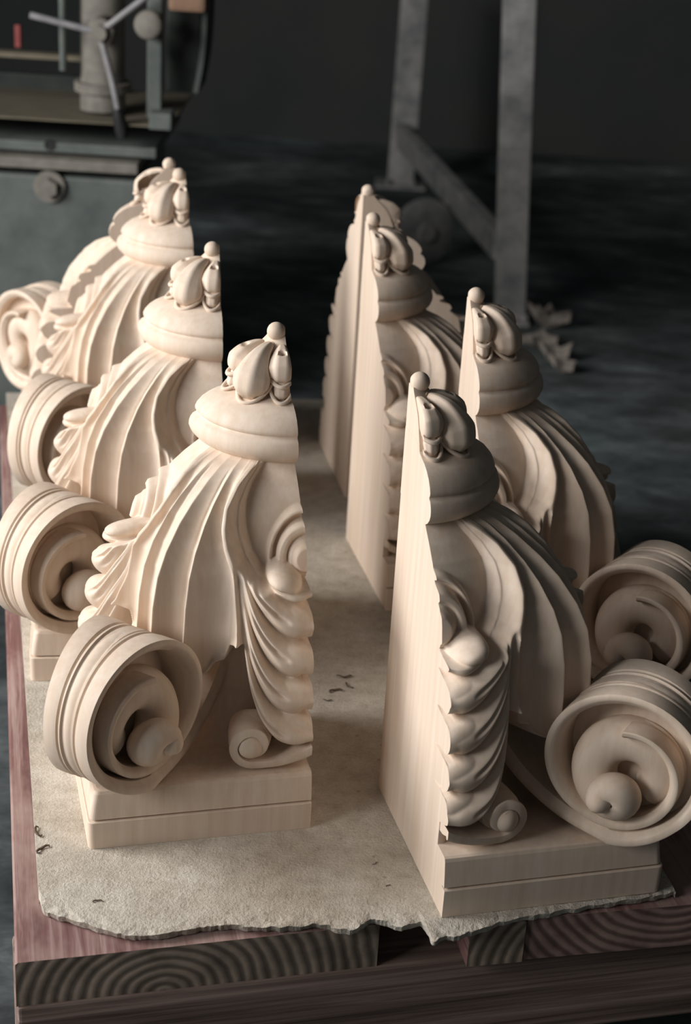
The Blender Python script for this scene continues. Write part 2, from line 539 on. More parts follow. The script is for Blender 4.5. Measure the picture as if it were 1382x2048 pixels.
def lip(bm, az, c, half_w, height, rad, r_top, tube=0.0032, nrm_tilt=0.0):
    """thin U-shaped lip round the bottom of a bud; c = (r, z) of its lowest point"""
    e = Vector((math.cos(az), math.sin(az), 0)); n = Vector((-math.sin(az), math.cos(az), 0))
    pts = []
    for k in range(25):
        a = math.pi * (k / 24)
        xx = math.cos(a) * half_w
        zz = c[1] + height * (1 - math.sin(a) ** 0.8)
        r_ = c[0] + (r_top - c[0]) * (1 - math.sin(a) ** 0.8) - abs(math.cos(a)) ** 2 * rad
        pts.append(e * r_ + n * xx + Vector((0, 0, zz)))
    add_tube(bm, pts, [tube * (0.45 + 0.55 * math.sin(math.pi * k / 24)) for k in range(25)], 10)


def build_finial(root):
    # bead on the tip
    bm = bmesh.new()
    bmesh.ops.create_uvsphere(bm, u_segments=40, v_segments=24, radius=0.0128, matrix=Matrix.Translation((.0105, .0105, .6085)))
    clip_quarter(bm, -.0003)
    bm_obj('bead', bm, WOOD, root, True, R(50))
    # stem behind the buds
    bm = bmesh.new()
    prof = [(0, .53), (.066, .53), (.060, .545), (.053, .562), (.044, .578), (.032, .590), (.023, .599), (.019, .604), (.0, .604)]
    revolve(bm, prof, 80)
    bmesh.ops.remove_doubles(bm, verts=bm.verts, dist=1e-6)
    clip_quarter(bm, -.0002)
    bm_obj('finial_stem', bm, WOOD, root, True, R(50))
    # three hanging buds, the middle one longest
    def bud(az, path, radii, hole, w, low, hgt, off):
        bm = bmesh.new()
        bud_mesh(bm, path, radii, az, hole, 0.03)
        if low: lip(bm, az, low, w, hgt, 0.022, low[0] - 0.012)
        clip_quarter(bm, off)
        return bm_obj('bud', bm, WOOD, root, True, R(50))
    az = R(45)
    bud(az, [(.014, .590), (.032, .592), (.052, .583), (.066, .566), (.072, .550), (.071, .537), (.067, .531)],
        [.003, .006, .012, .0195, .0262, .0250, .015, .002], None, .0275, (.090, .5265), .038, .001)
    for a in (11, 79):
        az = R(a)
        e = Vector((math.cos(az), math.sin(az), 0))
        hp = e * .054 + Vector((0, 0, .5915))
        hole = (hp, .0042, .010)
        bud(az, [(.012, .588), (.030, .590), (.046, .583), (.056, .574), (.061, .565), (.059, .557), (.055, .554)],
            [.003, .006, .0115, .0165, .0195, .0165, .009, .002], hole, .020, (.078, .5515), .026, .0012)
        bm = bmesh.new()
        bud_mesh(bm, [(.052, .560), (.060, .556), (.067, .547), (.070, .538), (.068, .532)], [.004, .008, .010, .009, .003], az, None)
        lip(bm, az, (.084, .5305), .0155, .022, 0.012, .074, 0.0030)
        clip_quarter(bm, .0016)
        bm_obj('leaf_loop', bm, WOOD, root, True, R(50))


def ribbon(bm, pts, nrms, wid, cross, side_axis):
    """sweep a cross-section (w fraction, height) along pts; nrms = outward normals, side_axis = width direction"""
    rings = []
    for i, (p, nn) in enumerate(zip(pts, nrms)):
        rings.append([bm.verts.new(p + side_axis * (cw * wid[i][0] + (wid[i][2] if len(wid[i]) > 2 else 0)) + nn * (ch * wid[i][1])) for cw, ch in cross])
    m = len(cross)
    for i in range(len(rings) - 1):
        for k in range(m):
            bm.faces.new((rings[i][k], rings[i][(k + 1) % m], rings[i + 1][(k + 1) % m], rings[i + 1][k]))
    bm.faces.new(list(reversed(rings[0]))); bm.faces.new(rings[-1])


def build_volute(root):
    ed = Vector((1, 1, 0)).normalized()          # outward along the diagonal
    sx = Vector((-1, 1, 0)).normalized()         # across the ribbon
    cx, cz, R0 = 0.360, 0.195, 0.1095
    # moulded outside of the ribbon: (width fraction, height); height 0 is the outer radius
    outer = [(-1, -.002), (-.98, 0), (-.80, .0003), (-.55, 0), (-.44, -.0008), (-.41, -.0032), (-.385, -.0040), (-.36, -.0030), (-.33, -.0012), (-.27, -.0010),
             (-.24, -.0030), (-.215, -.0042), (-.19, -.0042), (-.15, -.0034), (0, -.0022)]
    outer = outer + [(-a, h) for a, h in outer[-2::-1]]
    inner = [(1, -.0075), (.985, -.0095), (.86, -.0165), (.3, -.018), (-.3, -.018), (-.86, -.0165), (-.985, -.0095), (-1, -.0075)]
    cross = outer + inner
    pts, nr, wd = [], [], []
    # stalk: from the bell outwards and down under the scroll
    st = catmull([(0.135, 0, .262), (0.165, 0, .190), (0.215, 0, .135), (0.285, 0, .0985), (cx, 0, cz - R0)], 10)
    for i, p in enumerate(st[:-1]):
        t = (st[i + 1] - st[max(i - 1, 0)]).normalized()
        n2 = Vector((t.z, 0, -t.x))
        pts.append(ed * p.x + Vector((0, 0, p.z))); nr.append(ed * n2.x + Vector((0, 0, n2.z)))
        f = i / len(st)
        wd.append((.040 + .022 * f, 1.0))
    turns = 1.5
    N = 170
    k = math.log(R0 / .052) / (2 * math.pi)
    for i in range(N):
        f = i / (N - 1); th = f * turns * 2 * math.pi
        q = th / (2 * math.pi)
        rad = R0 * (1 - .165 * q) if q < 1 else R0 * .835 * math.exp(-1.15 * (q - 1) ** 1.2)
        a = -math.pi / 2 + th
        p = (cx + math.cos(a) * rad, cz + math.sin(a) * rad)
        pts.append(ed * p[0] + Vector((0, 0, p[1]))); nr.append(ed * math.cos(a) + Vector((0, 0, math.sin(a))))
        # the two faces of the scroll close towards the outer corner
        hw = .052 + .16 * (cx - p[0]) + 0.010 * max(0, f - .62) / .38
        hw = hw + (.062 - hw) * max(0, 1 - th / .8)
        wd.append((hw, 1.0 - 0.25 * f))
    bm = bmesh.new()
    ribbon(bm, pts, nr, wd, cross, sx)
    bm_obj('volute', bm, WOOD, root, True, R(38))
    # web closing the middle of the scroll, and the two snail cones that stand out of it
    bm = bmesh.new()
    prof = [(0, -.014), (.05, -.013), (.098, -.010), (.098, .010), (.05, .013), (0, .014)]
    revolve(bm, [(r_, z_) for r_, z_ in prof], 56)
    bmesh.ops.remove_doubles(bm, verts=bm.verts, dist=1e-6)
    mt = Matrix.Translation(ed * cx + Vector((0, 0, cz))) @ sx.to_track_quat('Z', 'Y').to_matrix().to_4x4()
    bmesh.ops.transform(bm, matrix=mt, verts=bm.verts)
    bm_obj('volute_web', bm, WOOD, root, True, R(40))
    for sgn in (1, -1):
        # snail: tube whose centre winds inwards while it climbs out of the cavity
        bm = bmesh.new()
        P, rad = [], []
        n = 100
        for i in range(n):
            f = i / (n - 1)
            th = 1.45 * 2 * math.pi * f
            rr = 0.045 * (1 - f) ** 0.8 + .004
            a = math.pi * .5 - 1.45 * 2 * math.pi * (1 - f) + .4
            c = ed * (cx - .002 - .010 * f + math.cos(a) * rr) + Vector((0, 0, cz - .002 - .040 * f + math.sin(a) * rr))
            P.append(c + sx * sgn * (.004 + .068 * f))
            rad.append(.027 + .005 * math.sin(math.pi * f) - .0085 * f ** 1.3)
        tip = P[-1]
        d_ = (sx * sgn * .8 - Vector((0, 0, .6))).normalized()
        P += [tip + d_ * .008, tip + d_ * .016, tip + d_ * .021]
        rad += [.0165, .012, .004]
        add_tube(bm, P, rad, 20, 1.0, sx)
        bm_obj('volute_snail', bm, WOOD, root, True, R(60))


def build_scroll(root):
    for swap in (False, True):
        # frame at azimuth 12 deg from the sawn face: a = along the face, n = outwards
        az = R(10)
        n = Vector((math.cos(az), math.sin(az), 0)); a_ = Vector((-math.sin(az), math.cos(az), 0))
        o = n * .255
        ca, cz, R0 = .030, .124, .037
        bm = bmesh.new()
        cross = [(-1, 0), (-.5, .0015), (.2, .0012), (.6, -.0015), (.72, -.003), (.84, .0005), (.94, 0), (1, -.003), (1, -.011), (.6, -.012), (-1, -.012)]
        pts, nr, wd = [], [], []
        st = catmull([(-.062, 0, .118), (-.040, 0, .104), (-.012, 0, .093), (.012, 0, .0885), (ca, 0, cz - R0)], 8)
        for i, p in enumerate(st[:-1]):
            t = (st[i + 1] - st[max(i - 1, 0)]).normalized(); nn = Vector((t.z, 0, -t.x))
            pts.append(o + a_ * p.x + Vector((0, 0, p.z))); nr.append(a_ * nn.x + Vector((0, 0, nn.z)))
            wd.append((.026, 1.0, .004))
        for i in range(90):
            f = i / 89; th = f * 1.55 * 2 * math.pi
            rad = R0 * math.exp(-.125 * th)
            an = -math.pi / 2 + th
            pts.append(o + a_ * (ca + math.cos(an) * rad) + Vector((0, 0, cz + math.sin(an) * rad)))
            nr.append(a_ * math.cos(an) + Vector((0, 0, math.sin(an))))
            wd.append((.026 + .004 * math.sin(min(th, math.pi)), 1.0, .004 + .006 * f))
        ribbon(bm, pts, nr, wd, cross, n)
        # bulging eye
        bmesh.ops.create_uvsphere(bm, u_segments=24, v_segments=16, radius=1,
                                  matrix=Matrix.Translation(o + n * .020 + a_ * (ca + .003) + Vector((0, 0, cz - .003)))
                                  @ n.to_track_quat('Z', 'Y').to_matrix().to_4x4() @ Matrix.Diagonal((.019, .019, .022, 1)))
        bmesh.ops.create_cone(bm, cap_ends=True, segments=30, radius1=.029, radius2=.024, depth=.03,
                              matrix=Matrix.Translation(o + n * .0 + a_ * ca + Vector((0, 0, cz))) @ n.to_track_quat('Z', 'Y').to_matrix().to_4x4())
        if swap:
            for v in bm.verts: v.co = Vector((v.co.y, v.co.x, v.co.z))
        clip_quarter(bm, .0010)
        bm_obj('scroll', bm, WOOD, root, True, R(45))


def build_slab(root):
    S = SLAB
    def layer(levels, name):
        # square plan with a lightly rounded outer corner
        bm = bmesh.new(); rows = []
        for z_, ins in levels:
            s = S - ins; rc = .008
            plan = [(0, 0), (s, 0)] + [(s - rc + rc * math.cos(t), s - rc + rc * math.sin(t)) for t in [i * math.pi / 2 / 6 for i in range(7)]] + [(0, s)]
            rows.append([bm.verts.new((px, py, z_)) for px, py in plan])
        m = len(rows[0])
        for A, B_ in zip(rows[:-1], rows[1:]):
            for k_ in range(m): bm.faces.new((A[k_], A[(k_ + 1) % m], B_[(k_ + 1) % m], B_[k_]))
        bm.faces.new(rows[0][::-1]); bm.faces.new(rows[-1])
        return bm_obj(name, bm, WOOD, root)
    layer([(0, .0005), (.0395, 0), (.0405, .001), (.0410, .010), (.0428, .010), (.0434, .0025), (.066, .0055), (.078, .0075), (.082, .0095), (.0835, .013)], 'base_slab')


proto = empty('carved_capital_quarter', (0, 0, 0))
build_slab(proto)
build_body(proto)
build_cushion(proto)
build_finial(proto)
build_volute(proto)
build_scroll(proto)


def copy_tree(o, parent=None):
    c = o.copy(); C.objects.link(c)
    if parent: c.parent = parent
    for ch in list(o.children):
        copy_tree(ch, c)
    return c


PIECES = [
    ('L1', -0.10120, 2.13327, 0.27197, 180, 'pale carved wooden capital quarter, nearest of the left row, volute overhanging its grooved slab'),
    ('L2', -0.22649, 2.53199, 0.17092, 180, 'pale carved wooden capital quarter, second in the left row, just behind the nearest one'),
    ('L3', -0.34051, 3.04625, 0.26815, 180, 'pale carved wooden capital quarter, third in the left row, standing against the rearmost one'),
    ('L4', -0.36455, 3.11085, 0.22768, 90, 'rearmost carved wooden capital quarter of the left row, turned so its sawn back faces us'),
    ('R1', 0.07035, 1.95720, 0.27713, -90, 'carved wooden capital quarter, nearest of the right row, its flat sawn side brightly lit'),
    ('R2', 0.16133, 2.35974, 0.18627, -90, 'carved wooden capital quarter, second in the right row, set further right than the others'),
    ('R3', 0.00344, 2.78710, 0.25527, -90, 'carved wooden capital quarter, third in the right row, back to back with the rearmost one'),
    ('R4', -0.00292, 2.98014, 0.21626, 0, 'rearmost carved wooden capital quarter of the right row, turned around with its sawn back showing'),
]
for i, (k_, x_, y_, a_, off, lab) in enumerate(PIECES):
    o = proto if i == 0 else copy_tree(proto)
    o.location = (x_, y_, 0.0003); o.rotation_euler = (0, 0, a_ + R(off))
    tag(o, lab, 'wood carving', 'carved capital quarters standing in two rows')

# ------------------------------------------------------------------ helpers to place things along the camera rays
CAM = Vector((0, 0, CAM_H))


def ray(px, py):
    return (fw * F_PX + r2 * (px - 691) - u2 * (py - 1024))


def at_z(px, py, z):
    d = ray(px, py); return CAM + d * ((z - CAM_H) / d.z)


def at_y(px, py, y):
    d = ray(px, py); return CAM + d * (y / d.y)


# ------------------------------------------------------------------ fibreboard sheet under the carvings
TH = 0.013
YAW = R(13.4)


def build_sheet():
    # front edge, traced in plan as a worn outline with its own noise
    key = [at_z(px, py, 0) for px, py in [(78, 1795), (95, 1822), (160, 1842), (250, 1866), (310, 1868), (400, 1852), (470, 1848), (560, 1853), (640, 1846), (705, 1858),
                                          (735, 1838), (760, 1838), (800, 1850), (842, 1842), (858, 1862), (868, 1880), (892, 1868), (925, 1868), (1000, 1842), (1100, 1822),
                                          (1200, 1806), (1300, 1792), (1352, 1780)]]
    front = catmull(key, 10)
    pts = []
    for i, p in enumerate(front):
        d = noise.noise(Vector((p.x * 60, p.y * 60, 3))) * 0.004 + noise.noise(Vector((p.x * 220, p.y * 50, 9))) * 0.0025
        pts.append(Vector((p.x, p.y + d, 0)))
    dirb = Vector((-math.sin(YAW), math.cos(YAW), 0))
    L = 1.84
    nrow = 90
    bm = bmesh.new()
    topv, botv = [], []
    for j in range(nrow + 1):
        f = (j / nrow) ** 1.6
        rt_, rb_ = [], []
        for i, p in enumerate(pts):
            lin = pts[0].lerp(pts[-1], i / (len(pts) - 1))
            endp = lin + dirb * L
            q = p.lerp(endp, f)
            z_ = 0.0
            if j < 14:
                q2 = Vector((q.x, q.y, 0))
                z_ = -0.0030 * max(0, 1 - j / 6) * (0.6 + noise.noise(q2 * 70)) + noise.noise(q2 * 140) * 0.0010 * (1 - j / 14)
                z_ = min(z_, 0.0)
            rt_.append(bm.verts.new((q.x, q.y, z_)))
            if j == 0 or j == nrow or i in (0, len(pts) - 1):
                jit = noise.noise(Vector((q.x * 80, q.y * 80, 20))) * 0.003 if j == 0 else 0
                rb_.append(bm.verts.new((q.x, q.y + 0.004 * (j == 0) + jit, -TH + 0.0012)))
            else: rb_.append(None)
        topv.append(rt_); botv.append(rb_)
    n = len(pts)
    for j in range(nrow):
        for i in range(n - 1):
            bm.faces.new((topv[j][i], topv[j][i + 1], topv[j + 1][i + 1], topv[j + 1][i]))
        for i in (0, n - 1):
            bm.faces.new((topv[j][i], topv[j + 1][i], botv[j + 1][i], botv[j][i]))
    for i in range(n - 1):
        bm.faces.new((topv[0][i], botv[0][i], botv[0][i + 1], topv[0][i + 1]))
        bm.faces.new((topv[nrow][i], topv[nrow][i + 1], botv[nrow][i + 1], botv[nrow][i]))
    ring = [botv[0][i] for i in range(n)] + [botv[j][n - 1] for j in range(1, nrow)] + [botv[nrow][i] for i in range(n - 1, -1, -1)] + [botv[j][0] for j in range(nrow - 1, 0, -1)]
    bm.faces.new(ring[::-1])
    o = bm_obj('fibreboard_sheet', bm, SHEET)
    tag(o, 'beige fibreboard sheet with crumbling front edge under all the carvings', 'board')
    return o


build_sheet()

# ------------------------------------------------------------------ pallet: two thick planks running away, a cross beam under them
PL_T = 0.066
YP = R(12.9)
ex = Vector((math.cos(YP), math.sin(YP), 0)); ey = Vector((-math.sin(YP), math.cos(YP), 0))
corner = at_z(30, 1926, -TH)
# the front line of the planks on screen
far = at_z(760, 1848, -TH)
edge_dir = (far - corner); edge_len = edge_dir.length


def plank(name, x0, x1, y0, y1, z0, z1, top_m, end_m, label, cut=0.0):
    root = empty(name, corner + ex * x0 + ey * y0 + Vector((0, 0, z0 - corner.z)), YP)
    bm = bmesh.new()
    W_ = x1 - x0; D_ = y1 - y0; H_ = z1 - z0
    nx, ny = 30, 60
    # rounded plank, front end slightly skewed by cut
    def P(u_, v_, z_):
        return (u_ * W_, v_ * D_ + (1 - v_) * cut * u_, z_)
    secs = []
    prof = []
    b_ = 0.003
    for u_ in np.linspace(0, 1, nx): prof.append((u_, H_))
    for v_ in np.linspace(0, 1, ny):
        row = [(b_ * 0, 0.0)]
        secs.append([bm.verts.new(Vector(P(0, v_, 0.0)))] + [bm.verts.new(Vector(P(0, v_, H_ - b_)))] +
                    [bm.verts.new(Vector(P(min(max(u_, b_ / W_), 1 - b_ / W_), v_, H_ - .0006 + 0.0005 * noise.noise(Vector((u_ * 9 * W_ / .3, v_ * 3, 5)))))) for u_ in np.linspace(0, 1, nx)] +
                    [bm.verts.new(Vector(P(1, v_, H_ - b_)))] + [bm.verts.new(Vector(P(1, v_, 0.0)))])
    m = len(secs[0])
    for a, b in zip(secs[:-1], secs[1:]):
        for k_ in range(m): bm.faces.new((a[k_], a[(k_ + 1) % m], b[(k_ + 1) % m], b[k_]))
    f1 = bm.faces.new(secs[0][::-1]); f2 = bm.faces.new(secs[-1])
    me_o = bm_obj('board', bm, top_m, root)
    me_o.data.materials.append(end_m)
    for p in me_o.data.polygons:
        if abs(p.normal.y) > 0.8 and len(p.vertices) > 10: p.material_index = 1
    return root, me_o


ang_front = math.atan2(edge_dir.dot(ey), edge_dir.dot(ex))
cutk = edge_dir.dot(ey) / edge_dir.dot(ex)
W1 = edge_dir.dot(ex)
EG1 = end_grain(W1 * 0.40, -0.004, 'end_grain_left', (0.33, 0.26, 0.205))
EG2 = end_grain(0.20, 0.115, 'end_grain_right', (0.32, 0.215, 0.185))
rt1, pb1 = plank('deck_plank', 0, W1, 0, 1.9, -TH - PL_T, -TH, REDTOP, EG1, '', cutk * W1)
tag(rt1, 'thick red-stained plank on the left, with ringed end grain below the sheet', 'plank', 'heavy planks carrying the fibreboard sheet')
g0 = at_z(942, 1850, -TH); X2 = (g0 - corner).dot(ex); Y2 = (g0 - corner).dot(ey)
g3 = at_z(1056, 1838, -TH); X3 = (g3 - corner).dot(ex)
rt2, pb2 = plank('deck_plank', X2, X3 - .002, Y2, 1.9, -TH - PL_T, -TH, REDTOP, EG1, '', .0)
tag(rt2, 'narrow dark plank right of the gap, under the front corner of the right carving', 'plank', 'heavy planks carrying the fibreboard sheet')
rt3, pb3 = plank('deck_plank', X3, X3 + .40, Y2 + .004, 1.02, -TH - PL_T, -TH, REDTOP, EG2, '', .0)
tag(rt3, 'wide plank at the right edge with curved reddish end grain', 'plank', 'heavy planks carrying the fibreboard sheet')
# long cross beam under both planks
bmx = bmesh.new()
BL = 1.5
add_box(bmx, (BL / 2 + 0.004, 0.07, 0.07), (BL, 0.14, 0.14), None, 0.004)
o = bm_obj('cross_beam', bmx, BEAM)
bmc = at_z(36, 2015, -TH - PL_T)
# front face of the beam follows the cut plank ends
ang = YP + math.atan(cutk)
o.location = corner + Vector((0, 0, 0)) - ex * 0.002 - ey * 0.004
o.location.z = -TH - PL_T - 0.14
o.rotation_euler = (0, 0, ang)
tag(o, 'long dark weathered wooden beam running across under the planks', 'beam')
# a second bearer further back keeps the planks level
bmx = bmesh.new()
add_box(bmx, (.33, 0.07, 0.07), (.64, 0.14, 0.14), None, 0.004)
o2 = bm_obj('cross_beam', bmx, BEAM)
o2.location = corner + ey * 1.7 + ex * .02; o2.location.z = -TH - PL_T - 0.14
o2.rotation_euler = (0, 0, YP)
tag(o2, 'dark wooden beam under the far end of the planks', 'beam')
# support blocks to the floor
for (q, lab) in ((corner + ex * .12 + ey * .02, 'squared timber block under the left end of the front beam'),
                 (corner + ex * .12 + ey * 1.71, 'squared timber block under the left end of the rear beam'),
                 (corner + ex * .56 + ey * 1.71, 'squared timber block under the right end of the rear beam'),
                 (corner + ex * 1.15 + ey * .10 + Vector((-math.sin(ang - YP) * 0, 0, 0)), 'squared timber block under the right end of the front beam')):
    bmx = bmesh.new(); hh = -TH - PL_T - 0.14 - FLOOR_Z
    add_box(bmx, (0, 0.06, hh / 2), (0.12, 0.12, hh), None, 0.004)
    ob = bm_obj('timber_block', bmx, BEAM)
    ob.location = (q.x, q.y, FLOOR_Z); ob.rotation_euler = (0, 0, YP)
    tag(ob, lab, 'block', 'blocks under the beams')

# small loose chips on the sheet
chips = [((80, 1665), .010), ((88, 1702), .009), ((748, 1727), .0035), ((777, 1773), .003), ((688, 1352), .010), ((700, 1372), .008), ((672, 1385), .009),
         ((655, 1400), .006), ((195, 1805), .005)]
chip_lab = ['dark sliver of wood by the left edge of the sheet, the upper of two', 'dark sliver of wood by the left edge of the sheet, the lower of two',
            'small dark crumb on the sheet left of the front right carving', 'tiny dark crumb on the sheet closest to the front right carving',
            'dark wood chip on the sheet between the two front carvings, uppermost', 'dark wood chip between the front carvings, rightmost in its cluster',
            'dark wood chip between the front carvings, middle of its cluster', 'small dark chip between the front carvings, nearest the left carving',
            'small dark crumb on the front left part of the sheet']
CHIP = noisy('dark_shaving', (0.10, 0.075, 0.055), (0.2, 0.15, 0.11), 60, 0.9)
for ((px, py), s), lab in zip(chips, chip_lab):
    p = at_z(px, py, 0)
    bm = bmesh.new()
    pts = [Vector((math.cos(a) * s * (1 + .3 * math.sin(a * 3)), math.sin(a) * s * .6, 0.0012 + .002 * s / .01 * math.sin(a * 2) ** 2)) for a in [i * 0.42 for i in range(9)]]
    add_tube(bm, pts, [s * .16 * (0.4 + math.sin(math.pi * (i + .5) / 9)) for i in range(9)], 6, .6)
    ob = bm_obj('wood_chip', bm, CHIP, None, True)
    mn = min((v.co.z for v in ob.data.vertices))
    ob.location = (p.x, p.y, 0.0002 - mn); ob.rotation_euler = (0, 0, random.uniform(0, 6))
    tag(ob, lab, 'wood chip', 'loose chips on the sheet')

# ------------------------------------------------------------------ room
bm = bmesh.new(); add_box(bm, (0, 4, FLOOR_Z - .05), (14, 14, .1))
tag(bm_obj('floor', bm, FLOOR), kind='structure')
bm = bmesh.new(); add_box(bm, (0, 8.9, 1.3), (14, .2, 3.7))
tag(bm_obj('wall_back', bm, WALL), kind='structure')
bm = bmesh.new(); add_box(bm, (5.2, 4, 1.3), (.2, 10, 3.7))
tag(bm_obj('wall_right', bm, WALL), kind='structure')

# ------------------------------------------------------------------ steel stand with two legs and a brace
def build_stand():
    foot_r = at_z(1018, 640, FLOOR_Z); yr = foot_r.y
    top_r = at_y(1040, -40, yr)
    foot_l = at_z(800, 372, FLOOR_Z); yl = foot_l.y
    root = empty('steel_stand', (foot_r.x, foot_r.y, FLOOR_Z))
    tag(root, 'dusty grey steel machine stand, two legs joined by a sloping brace', 'stand')
    inv = Matrix.Translation(-Vector(root.location))
    def bar(name, a, b, wd, dp, mat=STEEL):
        a = a - Vector(root.location); b = b - Vector(root.location); d = b - a
        bm_ = bmesh.new()
        z_ = d.normalized(); x_ = Vector((0, 1, 0)).cross(z_).normalized(); y_ = z_.cross(x_)
        rot = Matrix((x_, y_, z_)).transposed()
        add_box(bm_, (a + b) / 2, (wd, dp, d.length), rot, 0.006)
        return bm_obj(name, bm_, mat, root)
    bar('leg', foot_r + Vector((0, 0, 0.008)), Vector((top_r.x, yr, top_r.z)), .112, .06)
    tl = at_y(832, -40, yl)
    bar('leg', foot_l + Vector((0, 0, 0.008)), Vector((tl.x, yl, tl.z)), .125, .06)
    a = at_y(800, 268, yl); b = at_y(1000, 490, yr)
    bar('brace', a, b, .11, .05)
    for p_, w_ in ((foot_r, .135), (foot_l, .24)):
        bm_ = bmesh.new(); q = p_ - Vector(root.location)
        add_box(bm_, q + Vector((0.0, 0, .008)), (w_, .16, .015), None, .003)
        bm_obj('foot_plate', bm_, STEEL, root)
    for p_, sc in ((foot_r, 1), (foot_l, 1.2)):
        q = p_ - Vector(root.location)
        for dx in (-.05, .05):
            bm_ = bmesh.new()
            add_cyl(bm_, q + Vector((dx * sc, -.05, .0155)), q + Vector((dx * sc, -.05, .04)), .014, None, 6)
            bm_obj('bolt', bm_, STEEL, root)
    return yl, yr


yl, yr = build_stand()

# grey disc leaning at the left foot of the stand
c = at_z(842, 530, FLOOR_Z)
rad = 0.135
bm = bmesh.new()
revolve(bm, [(0, -.02), (rad * .9, -.02), (rad, -.012), (rad, .012), (rad * .9, .02), (rad * .3, .02), (rad * .26, .035), (0, .035)], 64)
bmesh.ops.remove_doubles(bm, verts=bm.verts, dist=1e-6)
bmesh.ops.transform(bm, matrix=Matrix.Rotation(R(90), 4, 'X'), verts=bm.verts)
ob = bm_obj('wheel_disc', bm, STEEL, None, True, R(35))
ob.location = (c.x, c.y, FLOOR_Z + rad + .0003); ob.rotation_euler = (0, 0, R(28))
tag(ob, 'grey steel disc standing on edge behind the rear right carving', 'disc')

# scrap heap beside the right foot
rs = random.Random(3)
base = at_z(1062, 700, FLOOR_Z)
for i, (px, py, L, lab) in enumerate([(1058, 628, .20, 'pale split scrap of wood lying by the right leg of the steel stand'),
                                      (1045, 665, .14, 'grey torn offcut under the pale scrap by the stand'),
                                      (1070, 690, .12, 'small grey shaving at the bottom of the heap by the stand'),
                                      (1085, 712, .10, 'smallest grey shaving, right end of the heap by the stand')]):
    p = at_z(px, py, FLOOR_Z)
    p = p + Vector((.045, -.17, 0))
    bm = bmesh.new()
    # a torn, folded piece: sharp lobes round a flat middle
    N_ = 9; top_ = []; bot_ = []
    for k_ in range(N_):
        a_ = 2 * math.pi * k_ / N_; q_ = L * .5 * (1.0 if k_ % 2 == 0 else .45) * rs.uniform(.75, 1.1)
        h_ = .02 + (.07 * rs.random() if k_ % 2 == 0 else .02) * L / .2
        top_.append(bm.verts.new((math.cos(a_) * q_, math.sin(a_) * q_ * .7, h_ + .014)))
        bot_.append(bm.verts.new((math.cos(a_) * q_ * .96, math.sin(a_) * q_ * .66, h_ - .012)))
    ct = bm.verts.new((0, 0, .05 * L / .2)); cb = bm.verts.new((0, 0, 0.0))
    for k_ in range(N_):
        l_ = (k_ + 1) % N_
        bm.faces.new((top_[k_], top_[l_], ct)); bm.faces.new((bot_[l_], bot_[k_], cb)); bm.faces.new((top_[k_], bot_[k_], bot_[l_], top_[l_]))
    bmesh.ops.subdivide_edges(bm, edges=bm.edges[:], cuts=1, use_grid_fill=True, fractal=.25, seed=i)
    ob = bm_obj('wood_scrap', bm, RUST)
    mn = min(v.co.z for v in ob.data.vertices)
    ob.location = (p.x, p.y, FLOOR_Z - mn + .0005)
    tag(ob, lab, 'scrap', 'scraps by the steel stand')

# ------------------------------------------------------------------ drilling machine at the upper left
MY = 4.3


def mp(px, py, y=MY): return at_y(px, py, y)


